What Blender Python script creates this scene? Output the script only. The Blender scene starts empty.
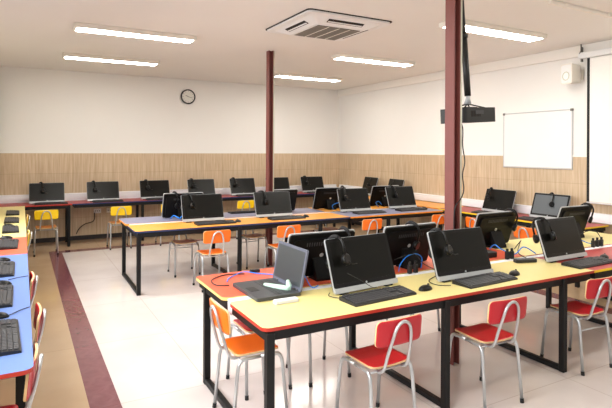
import bpy, bmesh, math, random
from mathutils import Vector, Matrix, Euler
random.seed(7)
PI = math.pi
SC = bpy.context.scene
COL = SC.collection

# ------------------------------------------------------------------ camera
yaw, roll = math.radians(29.1), math.radians(0.265)
FPX = 510.9
cam_d = bpy.data.cameras.new('camera')
cam = bpy.data.objects.new('camera', cam_d); COL.objects.link(cam)
fw = Vector((math.sin(yaw), math.cos(yaw), 0)); rt = Vector((math.cos(yaw), -math.sin(yaw), 0)); up = Vector((0, 0, 1))
R_ = math.cos(roll)*rt + math.sin(roll)*up
U_ = -math.sin(roll)*rt + math.cos(roll)*up
m = Matrix((R_, U_, -fw)).transposed().to_4x4(); m.translation = Vector((0, 0, 1.708))
cam.matrix_world = m
cam_d.sensor_width = 36; cam_d.lens = FPX/612*36
cam_d.shift_y = -(204-150.24)/612
cam_d.clip_start = .05
SC.camera = cam
# ------------------------------------------------------------------ light
w = bpy.data.worlds.new('world'); SC.world = w; w.use_nodes = True
w.node_tree.nodes['Background'].inputs[0].default_value = (0.93, 0.96, 1.0, 1)
w.node_tree.nodes['Background'].inputs[1].default_value = 0.34
def area(name, loc, rot, sx, sy, power, col, spread=180):
    d = bpy.data.lights.new(name, 'AREA'); d.shape = 'RECTANGLE'; d.size = sx; d.size_y = sy; d.energy = power; d.color = col
    d.spread = math.radians(spread)
    o = bpy.data.objects.new(name, d); COL.objects.link(o); o.location = loc; o.rotation_euler = rot
    return o
# daylight through the left wall windows, plus an added frontal fill behind the camera
area('daylight_left', (-.72, 3.5, 1.95), (0, -PI/2+math.radians(32), 0), 1.3, 8.0, 105, (.95, .97, 1), 130)
area('fill_behind', (3.0, -2.9, 1.7), (PI/2, 0, 0), 7.0, 2.6, 12, (1, .985, .96))
LAMP = 20.0
SC.view_settings.view_transform = 'Standard'; SC.view_settings.look = 'None'
SC.view_settings.exposure = 0.86; SC.view_settings.gamma = 1; SC.view_settings.use_curve_mapping = False

# ------------------------------------------------------------------ materials
def lin(c):
    return tuple(((x/255)/12.92 if x/255 <= .04045 else ((x/255+.055)/1.055)**2.4) for x in c) + (1,)
def mat(name, rgb, rough=.5, metal=0, spec=.5, noise=0, nscale=20, bump=0, coat=0, emit=0):
    M = bpy.data.materials.new(name); M.use_nodes = True
    nt = M.node_tree; b = nt.nodes['Principled BSDF']
    c = lin(rgb)
    b.inputs['Base Color'].default_value = c
    b.inputs['Roughness'].default_value = rough; b.inputs['Metallic'].default_value = metal
    b.inputs['Specular IOR Level'].default_value = spec; b.inputs['Coat Weight'].default_value = coat
    if emit:
        b.inputs['Emission Color'].default_value = c; b.inputs['Emission Strength'].default_value = emit
    if noise or bump:
        tc = nt.nodes.new('ShaderNodeTexCoord'); n = nt.nodes.new('ShaderNodeTexNoise')
        n.inputs['Scale'].default_value = nscale; n.inputs['Detail'].default_value = 5
        nt.links.new(tc.outputs['Object'], n.inputs['Vector'])
        if noise:
            mx = nt.nodes.new('ShaderNodeMix'); mx.data_type = 'RGBA'
            mx.inputs[6].default_value = tuple(x*(1-noise) for x in c[:3])+(1,)
            mx.inputs[7].default_value = tuple(min(1, x*(1+noise)) for x in c[:3])+(1,)
            nt.links.new(n.outputs['Fac'], mx.inputs[0]); nt.links.new(mx.outputs[2], b.inputs['Base Color'])
        if bump:
            bp = nt.nodes.new('ShaderNodeBump'); bp.inputs['Strength'].default_value = bump; bp.inputs['Distance'].default_value = .002
            nt.links.new(n.outputs['Fac'], bp.inputs['Height']); nt.links.new(bp.outputs[0], b.inputs['Normal'])
    return M
def laminate(name, rgb, rough=.38):
    return mat(name, rgb, rough=rough, noise=.05, nscale=60, bump=.06)
M = {}
M['yellow'] = laminate('laminate_pale_yellow', (226, 210, 140))
M['orange'] = laminate('laminate_orange', (234, 160, 62))
M['coral'] = laminate('laminate_red_lit', (214, 90, 60))  # red laminate with the stronger light on the front table's rear top mixed in
M['red'] = laminate('laminate_red', (166, 48, 46))
M['violet'] = laminate('laminate_violet', (132, 132, 156))
M['blue'] = laminate('laminate_blue', (98, 124, 182))
M['edge_red'] = laminate('edging_red', (178, 52, 38))
M['edge_cream'] = laminate('edging_cream', (240, 214, 130))
M['edge_blue'] = laminate('edging_blue', (34, 50, 96))
M['edge_orange'] = laminate('edging_orange', (240, 150, 40))
M['edge_yellow'] = laminate('edging_yellow', (245, 205, 40))
M['black_steel'] = mat('black_steel', (14, 13, 13), rough=.5, spec=.3, noise=.2, nscale=30)
M['chrome'] = mat('chair_chrome', (190, 193, 194), rough=.3, metal=.7, noise=.05, nscale=40)
M['rubber'] = mat('black_rubber', (18, 18, 18), rough=.7, noise=.1)
M['seat_red'] = mat('chair_red', (186, 22, 36), rough=.35, noise=.05, nscale=25)
M['seat_orange'] = mat('chair_orange', (240, 112, 22), rough=.38, noise=.05, nscale=25)
M['seat_yellow'] = mat('chair_yellow', (250, 206, 10), rough=.38, noise=.05, nscale=25)
M['seat_wood'] = mat('chair_wood', (186, 112, 40), rough=.4, noise=.18, nscale=18)
M['seat_brown'] = mat('chair_brown_red', (170, 68, 44), rough=.4, noise=.12, nscale=18)
M['ply'] = mat('plywood_edge', (214, 180, 130), rough=.55, noise=.2, nscale=60)
M['gloss_black'] = mat('gloss_black_plastic', (12, 12, 11), rough=.28, spec=.3, noise=.1)
M['screen'] = mat('dark_screen', (12, 12, 9), rough=.3, spec=.24, noise=.05, nscale=2)
M['screen_grey'] = mat('dim_screen', (92, 98, 102), rough=.3, noise=.04, nscale=2)
M['screen_lap'] = mat('laptop_screen', (52, 56, 58), rough=.35, noise=.04, nscale=2)
M['back_black'] = mat('computer_back_black', (14, 14, 14), rough=.5, spec=.18, noise=.1, nscale=50)
M['silver'] = mat('silver_plastic', (176, 179, 180), rough=.35, metal=.2, noise=.04)
M['key'] = mat('key_black', (56, 56, 58), rough=.5, noise=.1)
M['kb'] = mat('keyboard_black', (20, 20, 21), rough=.45, noise=.1)
M['foam'] = mat('headset_foam', (16, 16, 17), rough=.8, noise=.2, nscale=80)
M['white_plastic'] = mat('white_plastic', (232, 232, 230), rough=.4, noise=.03)
M['duct_white'] = mat('duct_white', (240, 241, 244), rough=.5, noise=.03)
M['cream_plastic'] = mat('cream_plastic', (232, 226, 214), rough=.45, noise=.04)
M['grille_grey'] = mat('grille_grey', (112, 108, 100), rough=.6, noise=.1)
M['laptop'] = mat('laptop_grey', (54, 56, 60), rough=.4, noise=.06)
M['laptop_lid'] = mat('laptop_bezel', (88, 92, 106), rough=.4, noise=.05)
M['mint'] = mat('mint_plastic', (176, 208, 190), rough=.5, noise=.05)
M['blue_cable'] = mat('blue_cable', (24, 128, 232), rough=.45, noise=.05)
M['black_cable'] = mat('black_cable', (18, 18, 20), rough=.5, noise=.05)
M['maroon'] = mat('maroon_paint', (116, 62, 56), rough=.5, noise=.12, nscale=12, bump=.1)
M['conduit'] = mat('conduit_pale', (196, 196, 176), rough=.5, noise=.05)
M['conduit_grey'] = mat('board_frame_grey', (200, 202, 202), rough=.45, noise=.04)
M['eraser_white'] = mat('box_card_white', (206, 206, 204), rough=.6, noise=.04)
M['curtain'] = mat('curtain_green', (150, 150, 84), rough=.9, noise=.1)
M['lamp'] = mat('lamp_diffuser', (255, 252, 244), rough=.5, emit=LAMP)
M['clock_face'] = mat('clock_face', (226, 224, 216), rough=.4, noise=.02)
M['board'] = mat('whiteboard_white', (236, 238, 236), rough=.25, noise=.02, nscale=3)
M['screen_white'] = mat('projection_fabric', (238, 236, 230), rough=.8, noise=.02)
M['proj'] = mat('projector_black', (26, 27, 26), rough=.42, noise=.15)
M['lens'] = mat('lens_glass', (30, 34, 44), rough=.08)
M['slot'] = mat('vent_slot_dark', (40, 34, 30), rough=.8, noise=.1)

def paint(name, rgb, rough=.7):
    return mat(name, rgb, rough=rough, noise=.025, nscale=1.3, bump=.05)
M['wall'] = paint('wall_paint', (238, 236, 231))
M['ceil'] = paint('ceiling_paint', (233, 230, 224))
M['crown'] = paint('crown_paint', (242, 238, 230))
M['base'] = mat('skirting_dark', (40, 34, 34), rough=.5, noise=.1)

def wainscot(name, axis):
    Mt = bpy.data.materials.new(name); Mt.use_nodes = True; nt = Mt.node_tree; b = nt.nodes['Principled BSDF']
    N = nt.nodes.new; L = nt.links.new
    tc = N('ShaderNodeTexCoord'); mp = N('ShaderNodeMapping')
    if axis == 'y': mp.inputs['Rotation'].default_value = (0, 0, PI/2)
    mp.inputs['Rotation'].default_value = (0, 0, PI/2) if axis == 'y' else (0, 0, 0)
    L(tc.outputs['Object'], mp.inputs['Vector'])
    sp = N('ShaderNodeSeparateXYZ'); L(mp.outputs[0], sp.inputs[0])
    cb = N('ShaderNodeCombineXYZ'); L(sp.outputs['X'], cb.inputs['X']); L(sp.outputs['Z'], cb.inputs['Y'])
    st = N('ShaderNodeMapping'); st.inputs['Scale'].default_value = (22, 1.2, 1); L(cb.outputs[0], st.inputs['Vector'])
    n1 = N('ShaderNodeTexNoise'); n1.inputs['Scale'].default_value = 1.6; n1.inputs['Detail'].default_value = 6; L(st.outputs[0], n1.inputs['Vector'])
    n2 = N('ShaderNodeTexNoise'); n2.inputs['Scale'].default_value = 1.6; n2.inputs['Detail'].default_value = 2; L(cb.outputs[0], n2.inputs['Vector'])
    cr = N('ShaderNodeValToRGB'); e = cr.color_ramp.elements
    e[0].position = .25; e[0].color = lin((192, 165, 132)); e[1].position = .75; e[1].color = lin((226, 208, 180)); L(n1.outputs['Fac'], cr.inputs[0])
    br = N('ShaderNodeTexBrick'); br.inputs['Scale'].default_value = 1; br.inputs['Brick Width'].default_value = .42; br.inputs['Row Height'].default_value = .42
    br.offset = 0; br.inputs['Mortar Size'].default_value = .004; br.inputs['Mortar Smooth'].default_value = .3
    br.inputs['Color1'].default_value = (1, 1, 1, 1); br.inputs['Color2'].default_value = (.9, .9, .9, 1); br.inputs['Mortar'].default_value = (.72, .68, .62, 1); L(cb.outputs[0], br.inputs['Vector'])
    mx = N('ShaderNodeMix'); mx.data_type = 'RGBA'; mx.blend_type = 'MULTIPLY'; mx.inputs[0].default_value = .8; L(cr.outputs[0], mx.inputs[6]); L(br.outputs['Color'], mx.inputs[7])
    m2 = N('ShaderNodeMix'); m2.data_type = 'RGBA'; m2.blend_type = 'MULTIPLY'; L(n2.outputs['Fac'], m2.inputs[0]); L(mx.outputs[2], m2.inputs[6]); m2.inputs[7].default_value = (.9, .86, .8, 1)
    L(m2.outputs[2], b.inputs['Base Color']); b.inputs['Roughness'].default_value = .42
    return Mt
M['wains_x'] = wainscot('wainscot_tile_back', 'x'); M['wains_y'] = wainscot('wainscot_tile_right', 'y')

def floor_mat():
    Mt = bpy.data.materials.new('polished_floor_tile'); Mt.use_nodes = True; nt = Mt.node_tree; b = nt.nodes['Principled BSDF']
    N = nt.nodes.new; L = nt.links.new
    tc = N('ShaderNodeTexCoord'); sp = N('ShaderNodeSeparateXYZ'); L(tc.outputs['Object'], sp.inputs[0])
    def rng(sock, a, c):
        g = N('ShaderNodeMath'); g.operation = 'GREATER_THAN'; L(sock, g.inputs[0]); g.inputs[1].default_value = a
        l = N('ShaderNodeMath'); l.operation = 'LESS_THAN'; L(sock, l.inputs[0]); l.inputs[1].default_value = c
        mm = N('ShaderNodeMath'); mm.operation = 'MULTIPLY'; L(g.outputs[0], mm.inputs[0]); L(l.outputs[0], mm.inputs[1]); return mm.outputs[0]
    def op(k, a, c):
        mm = N('ShaderNodeMath'); mm.operation = k; L(a, mm.inputs[0]); L(c, mm.inputs[1]); return mm.outputs[0]
    outer = op('MULTIPLY', rng(sp.outputs['X'], .40, 5.62), rng(sp.outputs['Y'], -6, 9.50))
    inner = op('MULTIPLY', rng(sp.outputs['X'], .59, 5.42), rng(sp.outputs['Y'], -5, 9.30))
    stripe = op('SUBTRACT', outer, inner)
    n = N('ShaderNodeTexNoise'); n.inputs['Scale'].default_value = 1.4; n.inputs['Detail'].default_value = 6; L(tc.outputs['Object'], n.inputs['Vector'])
    cr = N('ShaderNodeValToRGB'); e = cr.color_ramp.elements; e[0].position = .3; e[0].color = lin((208, 197, 191)); e[1].position = .7; e[1].color = lin((222, 213, 208)); L(n.outputs['Fac'], cr.inputs[0])
    cro = N('ShaderNodeValToRGB'); e = cro.color_ramp.elements; e[0].position = .3; e[0].color = lin((180, 152, 120)); e[1].position = .7; e[1].color = lin((196, 170, 138)); L(n.outputs['Fac'], cro.inputs[0])
    n3 = N('ShaderNodeTexNoise'); n3.inputs['Scale'].default_value = 9; n3.inputs['Detail'].default_value = 6; n3.inputs['Distortion'].default_value = 1.5; L(tc.outputs['Object'], n3.inputs['Vector'])
    crs = N('ShaderNodeValToRGB'); e = crs.color_ramp.elements; e[0].position = .3; e[0].color = lin((112, 66, 72)); e[1].position = .75; e[1].color = lin((130, 80, 86)); L(n3.outputs['Fac'], crs.inputs[0])
    br = N('ShaderNodeTexBrick'); br.offset = 0; br.inputs['Scale'].default_value = 1; br.inputs['Brick Width'].default_value = 1.2; br.inputs['Row Height'].default_value = 1.2
    br.inputs['Mortar Size'].default_value = .0035; br.inputs['Color1'].default_value = (1, 1, 1, 1); br.inputs['Color2'].default_value = (.97, .97, .97, 1); br.inputs['Mortar'].default_value = (.78, .74, .7, 1)
    L(tc.outputs['Object'], br.inputs['Vector'])
    a = N('ShaderNodeMix'); a.data_type = 'RGBA'; L(outer, a.inputs[0]); L(cro.outputs[0], a.inputs[6]); L(cr.outputs[0], a.inputs[7])  # one beige tile; reflected light is painted in as the paler middle
    c = N('ShaderNodeMix'); c.data_type = 'RGBA'; L(stripe, c.inputs[0]); L(a.outputs[2], c.inputs[6]); L(crs.outputs[0], c.inputs[7])
    d = N('ShaderNodeMix'); d.data_type = 'RGBA'; d.blend_type = 'MULTIPLY'; d.inputs[0].default_value = 1; L(c.outputs[2], d.inputs[6]); L(br.outputs['Color'], d.inputs[7])
    L(d.outputs[2], b.inputs['Base Color'])
    rr = N('ShaderNodeMapRange'); rr.inputs[3].default_value = .08; rr.inputs[4].default_value = .2; L(n3.outputs['Fac'], rr.inputs[0]); L(rr.outputs[0], b.inputs['Roughness'])
    b.inputs['Specular IOR Level'].default_value = .7
    bp = N('ShaderNodeBump'); bp.inputs['Strength'].default_value = .12; bp.inputs['Distance'].default_value = .004; L(n.outputs['Fac'], bp.inputs['Height']); L(bp.outputs[0], b.inputs['Normal'])
    return Mt
M['floor'] = floor_mat()

# ------------------------------------------------------------------ geometry helpers
class MB:
    def __init__(s): s.bm = bmesh.new()
    def _mi(s, faces, mi, smooth=False):
        for f in faces: f.material_index = mi; f.smooth = smooth
    def box(s, c, size, mi=0, rot=None, bev=0, seg=1):
        r = bmesh.ops.create_cube(s.bm, size=1); vs = r['verts']
        bmesh.ops.scale(s.bm, vec=size, verts=vs)
        if bev:
            es = list({e for v in vs for e in v.link_edges})
            g = bmesh.ops.bevel(s.bm, geom=es, offset=bev, segments=seg, affect='EDGES', profile=.5)
            vs = list({v for f in g['faces'] for v in f.verts} | {v for v in vs if v.is_valid})
        if rot is not None: bmesh.ops.rotate(s.bm, verts=vs, cent=(0, 0, 0), matrix=Euler(rot).to_matrix())
        bmesh.ops.translate(s.bm, verts=vs, vec=c)
        s._mi({f for v in vs for f in v.link_faces}, mi); return vs
    def tube(s, pts, r, n=8, mi=0, closed=False, smooth=True):
        pts = [Vector(p) for p in pts]; N = len(pts); rings = []; nrm = None
        for i, p in enumerate(pts):
            a = pts[(i-1) % N] if (closed or i > 0) else p
            b = pts[(i+1) % N] if (closed or i < N-1) else p
            t = (b-a).normalized()
            if nrm is None:
                nrm = t.orthogonal().normalized()
            nrm = (nrm - t*nrm.dot(t))
            nrm = nrm.normalized() if nrm.length > 1e-6 else t.orthogonal().normalized()
            bi = t.cross(nrm); rr = r[i] if isinstance(r, (list, tuple)) else r
            rings.append([s.bm.verts.new(p + rr*(math.cos(2*PI*k/n)*nrm + math.sin(2*PI*k/n)*bi)) for k in range(n)])
        fs = []
        for i in range(N if closed else N-1):
            A = rings[i]; B = rings[(i+1) % N]
            for k in range(n): fs.append(s.bm.faces.new((A[k], A[(k+1) % n], B[(k+1) % n], B[k])))
        s._mi(fs, mi, smooth)
        if not closed: s._mi([s.bm.faces.new(rings[0][::-1]), s.bm.faces.new(rings[-1])], mi)
    def cyl(s, a, b, r, n=16, mi=0, r2=None): s.tube([a, b], [r, r2 if r2 is not None else r], n=n, mi=mi)
    def prism(s, outline, z0, z1, mi_top=0, mi_side=1, f=None, mi_bot=None):
        """outline in xy; f maps (x,y,z)->Vector"""
        f = f or (lambda x, y, z: Vector((x, y, z)))
        lo = [s.bm.verts.new(f(x, y, z0)) for x, y in outline]; hi = [s.bm.verts.new(f(x, y, z1)) for x, y in outline]
        t = s.bm.faces.new(hi); t.material_index = mi_top
        bo = s.bm.faces.new(lo[::-1]); bo.material_index = mi_top if mi_bot is None else mi_bot
        n = len(outline)
        for i in range(n):
            q = s.bm.faces.new((lo[i], lo[(i+1) % n], hi[(i+1) % n], hi[i])); q.material_index = mi_side
    def sheet(s, hw, hh, rad, surf, th, mi=0, mi_side=1, nx=8, ny=6):
        """curved rounded panel; surf(u,v)->point, normal offset th"""
        g = {}
        def corner(u, v):
            x, y = u*hw, v*hh; cx, cy = hw-rad, hh-rad
            if abs(x) > cx and abs(y) > cy:
                dx, dy = abs(x)-cx, abs(y)-cy; m_ = max(dx, dy); l = math.hypot(dx, dy)
                if l > 1e-9: k = m_/l; dx, dy = dx*k, dy*k
                x = math.copysign(cx+dx, x); y = math.copysign(cy+dy, y)
            return x, y
        def ticks(h, n):
            e = (h-rad)/h; inner = [-e+2*e*i/n for i in range(n+1)]
            edge = [e+(1-e)*t for t in (.5, 1)]
            return [-t for t in edge[::-1]]+inner+edge
        us = ticks(hw, nx); vs = ticks(hh, ny)
        for i, u in enumerate(us):
            for j, v in enumerate(vs):
                x, y = corner(u, v); p, nn = surf(x, y)
                g[i, j, 0] = s.bm.verts.new(p - nn*th/2); g[i, j, 1] = s.bm.verts.new(p + nn*th/2)
        I, J = len(us)-1, len(vs)-1
        for i in range(I):
            for j in range(J):
                f1 = s.bm.faces.new((g[i, j, 1], g[i+1, j, 1], g[i+1, j+1, 1], g[i, j+1, 1]))
                f0 = s.bm.faces.new((g[i, j, 0], g[i, j+1, 0], g[i+1, j+1, 0], g[i+1, j, 0]))
                s._mi((f0, f1), mi, True)
        def side(a, b):
            f = s.bm.faces.new((g[a[0], a[1], 0], g[b[0], b[1], 0], g[b[0], b[1], 1], g[a[0], a[1], 1])); s._mi([f], mi_side)
        for i in range(I): side((i, 0), (i+1, 0)); side((i+1, J), (i, J))
        for j in range(J): side((I, j), (I, j+1)); side((0, j+1), (0, j))
    def ball(s, c, rad, seg=16, rings=10, mi=0, cut=False):
        r = bmesh.ops.create_uvsphere(s.bm, u_segments=seg, v_segments=rings, radius=1); vs = r['verts']
        bmesh.ops.scale(s.bm, vec=rad, verts=vs)
        if cut:
            for v in vs:
                if v.co.z < 0: v.co.z = 0
        bmesh.ops.translate(s.bm, verts=vs, vec=c)
        s._mi({f for v in vs for f in v.link_faces}, mi, True)
    def build(s, name, mats, parent=None):
        bmesh.ops.recalc_face_normals(s.bm, faces=s.bm.faces)
        me = bpy.data.meshes.new(name); s.bm.to_mesh(me); s.bm.free()
        for k in (mats if isinstance(mats, (list, tuple)) else [mats]): me.materials.append(M[k])
        o = bpy.data.objects.new(name, me); COL.objects.link(o)
        if parent is not None: o.parent = parent
        return o
def tag(o, label, cat, group=None):
    o['label'] = label; o['category'] = cat
    if group: o['group'] = group
    return o
def struct(o): o['kind'] = 'structure'; return o
def empty(name, loc=(0, 0, 0), rz=0):
    o = bpy.data.objects.new(name, None); COL.objects.link(o); o.location = loc; o.rotation_euler = (0, 0, rz); o.empty_display_size = .1
    return o
def dup(o, parent=None):
    c = o.copy(); COL.objects.link(c)
    if parent is not None: c.parent = parent
    for k in list(o.children): dup(k, c)
    return c
def arc(c, r, a0, a1, n, fx, fy):
    return [Vector(c)+r*(math.cos(a0+(a1-a0)*i/n)*Vector(fx)+math.sin(a0+(a1-a0)*i/n)*Vector(fy)) for i in range(n+1)]
def smooth(pts, n=6, closed=False):
    P = [Vector(p) for p in pts]; out = []
    for i in range(len(P)-1):
        p0 = P[max(i-1, 0)]; p1 = P[i]; p2 = P[i+1]; p3 = P[min(i+2, len(P)-1)]
        for k in range(n):
            t = k/n; out.append(.5*((2*p1)+(-p0+p2)*t+(2*p0-5*p1+4*p2-p3)*t*t+(-p0+3*p1-3*p2+p3)*t**3))
    out.append(P[-1]); return out
def rrect(x0, y0, x1, y1, r, n=5, corners=(1, 1, 1, 1)):
    out = []
    for (cx, cy, a, on) in ((x1-r, y1-r, 0, corners[2]), (x0+r, y1-r, PI/2, corners[3]), (x0+r, y0+r, PI, corners[0]), (x1-r, y0+r, 3*PI/2, corners[1])):
        if on: out += [(cx+r*math.cos(a+PI/2*k/n), cy+r*math.sin(a+PI/2*k/n)) for k in range(n+1)]
        else: out.append((cx+r*(1 if a in (0, 3*PI/2) else -1), cy+r*(1 if a in (0, PI/2) else -1)))
    return out

# ------------------------------------------------------------------ room
XW, YW, XL, YN, ZC = 6.77, 10.50, -.70, -3.0, 3.17
def sbox(name, a, b, mk, bev=0):
    g = MB(); g.box([(p+q)/2 for p, q in zip(a, b)], [q-p for p, q in zip(a, b)], bev=bev); return struct(g.build(name, mk))
sbox('floor', (XL-.15, YN, -.1), (XW+.15, YW+.15, 0), 'floor')
sbox('ceiling', (XL-.15, YN, ZC), (XW+.15, YW+.15, ZC+.1), 'ceil')
sbox('wall_back', (XL-.15, YW, 0), (XW+.15, YW+.15, ZC), 'wall')
sbox('wall_right', (XW, YN, 0), (XW+.15, YW, ZC), 'wall')
g = MB()   # left wall with two wide window openings
for a, b in (((XL-.15, YN, 0), (XL, YW, 1.2)), ((XL-.15, YN, 2.7), (XL, YW, ZC)), ((XL-.15, YN, 1.2), (XL, -1, 2.7)), ((XL-.15, 3.2, 1.2), (XL, 3.8, 2.7)), ((XL-.15, 7.8, 1.2), (XL, YW, 2.7))):
    g.box([(p+q)/2 for p, q in zip(a, b)], [q-p for p, q in zip(a, b)])
struct(g.build('wall_left', 'wall'))
for i, (y0, y1) in enumerate(((-1, 3.2), (3.8, 7.8))):
    g = MB(); X = XL-.08
    for y in (y0+.025, (y0+y1)/2, y1-.025): g.box((X, y, 1.95), (.05, .05, 1.5))
    for z in (1.225, 2.675): g.box((X, (y0+y1)/2, z), (.05, y1-y0, .05))
    struct(g.build('window_%d' % (i+1), 'white_plastic'))
# tiled wainscot, 1.63 m high
sbox('trim_1', (XL, YW-.012, 0.08), (XW-.012, YW, 1.632), 'wains_x')
sbox('trim_2', (XW-.012, YN, 0.08), (XW, YW, 1.632), 'wains_y')
sbox('trim_3', (XW-.02, YN, 1.632), (XW, YW-.012, 1.652), 'crown')
sbox('trim_4', (XW-.05, YN, ZC-.15), (XW, YW, ZC), 'crown', .004)
sbox('baseboard_back', (XL, YW-.025, 0), (XW-.025, YW, .08), 'base')
sbox('baseboard_right', (XW-.025, YN, 0), (XW, YW, .08), 'base')
# wall trunking
g = MB(); g.box((3.0, YW-.045, .815), (7.3, .065, .145), bev=.006); g.box((3.0, YW-.08, .815), (7.3, .006, .05))
tag(g.build('cable_trunking', 'duct_white'), 'white plastic cable trunking along the back wall just above the red table', 'trunking')
g = MB(); g.box((XW-.045, 6.18, .822), (.065, 8.4, .125), bev=.006); g.box((XW-.08, 6.18, .822), (.006, 8.4, .05))
tag(g.build('cable_trunking', 'duct_white'), 'white plastic cable trunking along the right wall under the whiteboard', 'trunking')
# ceiling conduit
g = MB(); g.box((5.6, 3.17, ZC-.02), (2.3, .035, .035), bev=.004)
for x in (4.7, 5.4, 6.1): g.box((x, 3.17, ZC-.022), (.04, .05, .042))
tag(g.build('ceiling_conduit', 'cream_plastic'), 'thin cream conduit across the ceiling near the top right corner', 'conduit')

# ------------------------------------------------------------------ steel columns
def column(x, y, label):
    t = empty('steel_column', (x, y, 0)); tag(t, label, 'column', None)
    g = MB()
    for sx in (-.03, .03): g.box((sx, 0, ZC/2), (.009, .1, ZC))
    g.box((0, 0, ZC/2), (.06, .012, ZC)); g.build('beam', 'maroon', t)
    return t
c2 = column(3.04, 3.03, 'maroon steel column rising through the yellow front tables, nearest the projector')
g = MB(); g.tube([(.045, -.045, .78), (.045, -.045, ZC)], .009); g.build('conduit', 'conduit', c2)
c1 = column(3.2, 6.86, 'maroon steel column rising through the orange middle tables, left of centre')
g = MB(); g.tube([(.045, -.045, .78), (.045, -.045, ZC)], .009); g.build('conduit', 'conduit', c1)

# ------------------------------------------------------------------ ceiling lamps
def ceiling_light(x0, x1, y, label):
    t = empty('ceiling_light', ((x0+x1)/2, y, ZC)); tag(t, label, 'ceiling light', None)
    L = x1-x0; g = MB(); g.box((0, 0, -.0275), (L, .27, .055), bev=.006)
    g.build('housing', 'cream_plastic', t)
    g = MB(); g.box((0, 0, -.0555), (L-.07, .2, .004)); g.build('diffuser', 'lamp', t)
for a in [(.52, 1.96, 6.55, 'lit tube light, nearer of the two at the upper left'),
          (.54, 1.98, 8.65, 'lit tube light, farther of the two at the upper left'),
          (4.2, 5.65, 8.78, 'lit tube light, farthest right, just above the back right corner'),
          (4.17, 5.64, 6.58, 'lit tube light right of the air conditioner'),
          (4.16, 5.72, 4.24, 'lit tube light passing behind the column, above the projector pole')]:
    ceiling_light(*a)
for a in [(.52, 1.97, 4.28, 'lit tube light above the left row, just over the top edge of the picture'), (.5, 1.95, 2.0, 'lit tube light over the camera on the left, out of the picture'), (4.16, 5.69, 2.0, 'lit tube light over the camera on the right, out of the picture')]:
    ceiling_light(*a)

# ------------------------------------------------------------------ air conditioner
t = empty('air_conditioner', (3.12, 5.12, ZC)); tag(t, 'white square cassette air conditioner set in the ceiling', 'air conditioner')
g = MB(); g.prism(rrect(-.54, -.54, .54, .54, .06), -.03, -.01, 0, 0)
A = rrect(-.47, -.47, .47, .47, .05); B = rrect(-.32, -.32, .32, .32, .03)
lo = [g.bm.verts.new((x, y, -.03)) for x, y in A]; hi = [g.bm.verts.new((x, y, -.085)) for x, y in B]; g.bm.faces.new(hi); g.bm.faces.new(lo[::-1])
for k in range(len(A)): g.bm.faces.new((lo[k], lo[(k+1) % len(A)], hi[(k+1) % len(A)], hi[k]))
g.build('panel', 'white_plastic', t)
g = MB(); g.prism(rrect(-.552, -.552, .552, .552, .05), -.011, 0, 0, 0); g.build('gap_shadow', 'slot', t)  # dark plate standing in for the shadow in the gap round the panel
g = MB(); g.box((0, 0, -.088), (.56, .56, .006)); g.build('grille', 'grille_grey', t)
g = MB()
for x in (-.14, 0, .14): g.box((x, 0, -.092), (.008, .56, .004))
g.build('grille_slats', 'cream_plastic', t)
for k in range(4):
    a = k*PI/2; g = MB(); c, s_ = math.cos(a), math.sin(a)
    g.box((.402*c, .402*s_, -.0575), (.06, .46, .006), rot=(0, -.352, a)); v = g.build('air_slot', 'slot', t)
    g = MB(); g.box((.392*c, .392*s_, -.064), (.018, .44, .005), rot=(0, -.352, a)); g.build('louver', 'white_plastic', v)

# ------------------------------------------------------------------ clock, whiteboard, speaker, projection screen
t = empty('wall_clock', (3.02, YW, 2.81)); tag(t, 'round wall clock with dark rim high on the back wall', 'clock')
g = MB(); g.cyl((0, 0, 0), (0, -.03, 0), .13, n=40); g.build('face', 'clock_face', t)
g = MB(); g.tube([(.14*math.cos(2*PI*i/40), -.022, .14*math.sin(2*PI*i/40)) for i in range(40)], .016, closed=True); g.build('rim', 'grille_dark' if 0 else 'rubber', t)
def hand(ang, L, wd):
    g = MB(); g.box((0, 0, L/2-.01), (wd, .003, L))
    o = g.build('hand', 'slot', t); o.location = (0, -.034, 0); o.rotation_euler = (0, ang, 0)
hand(math.radians(-65), .07, .008); hand(math.radians(105), .1, .006)
g = MB()
for k in range(12):
    a = k*PI/6; g.box((.108*math.sin(a), -.031, .108*math.cos(a)), (.006, .002, .018), rot=(0, a, 0))
g.build('hour_marks', 'slot', t)

t = empty('whiteboard', (XW, 5.03, 1.88)); tag(t, 'blank whiteboard in a thin grey frame on the right wall', 'whiteboard')
g = MB(); g.box((-.018, 0, 0), (.012, 1.15, .82)); g.build('writing_surface', 'board', t)
g = MB()
for y in (-.58, .58): g.box((-.015, y, 0), (.03, .014, .86), bev=.003)
for z in (-.42, .42): g.box((-.015, 0, z), (.03, 1.17, .014), bev=.003)
g.build('frame', 'conduit_grey', t)
g = MB()
for y in (-.575, .575): g.box((-.018, y, .415), (.036, .035, .035), bev=.004)
g.build('corner_cap', 'grille_grey', t)

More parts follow.
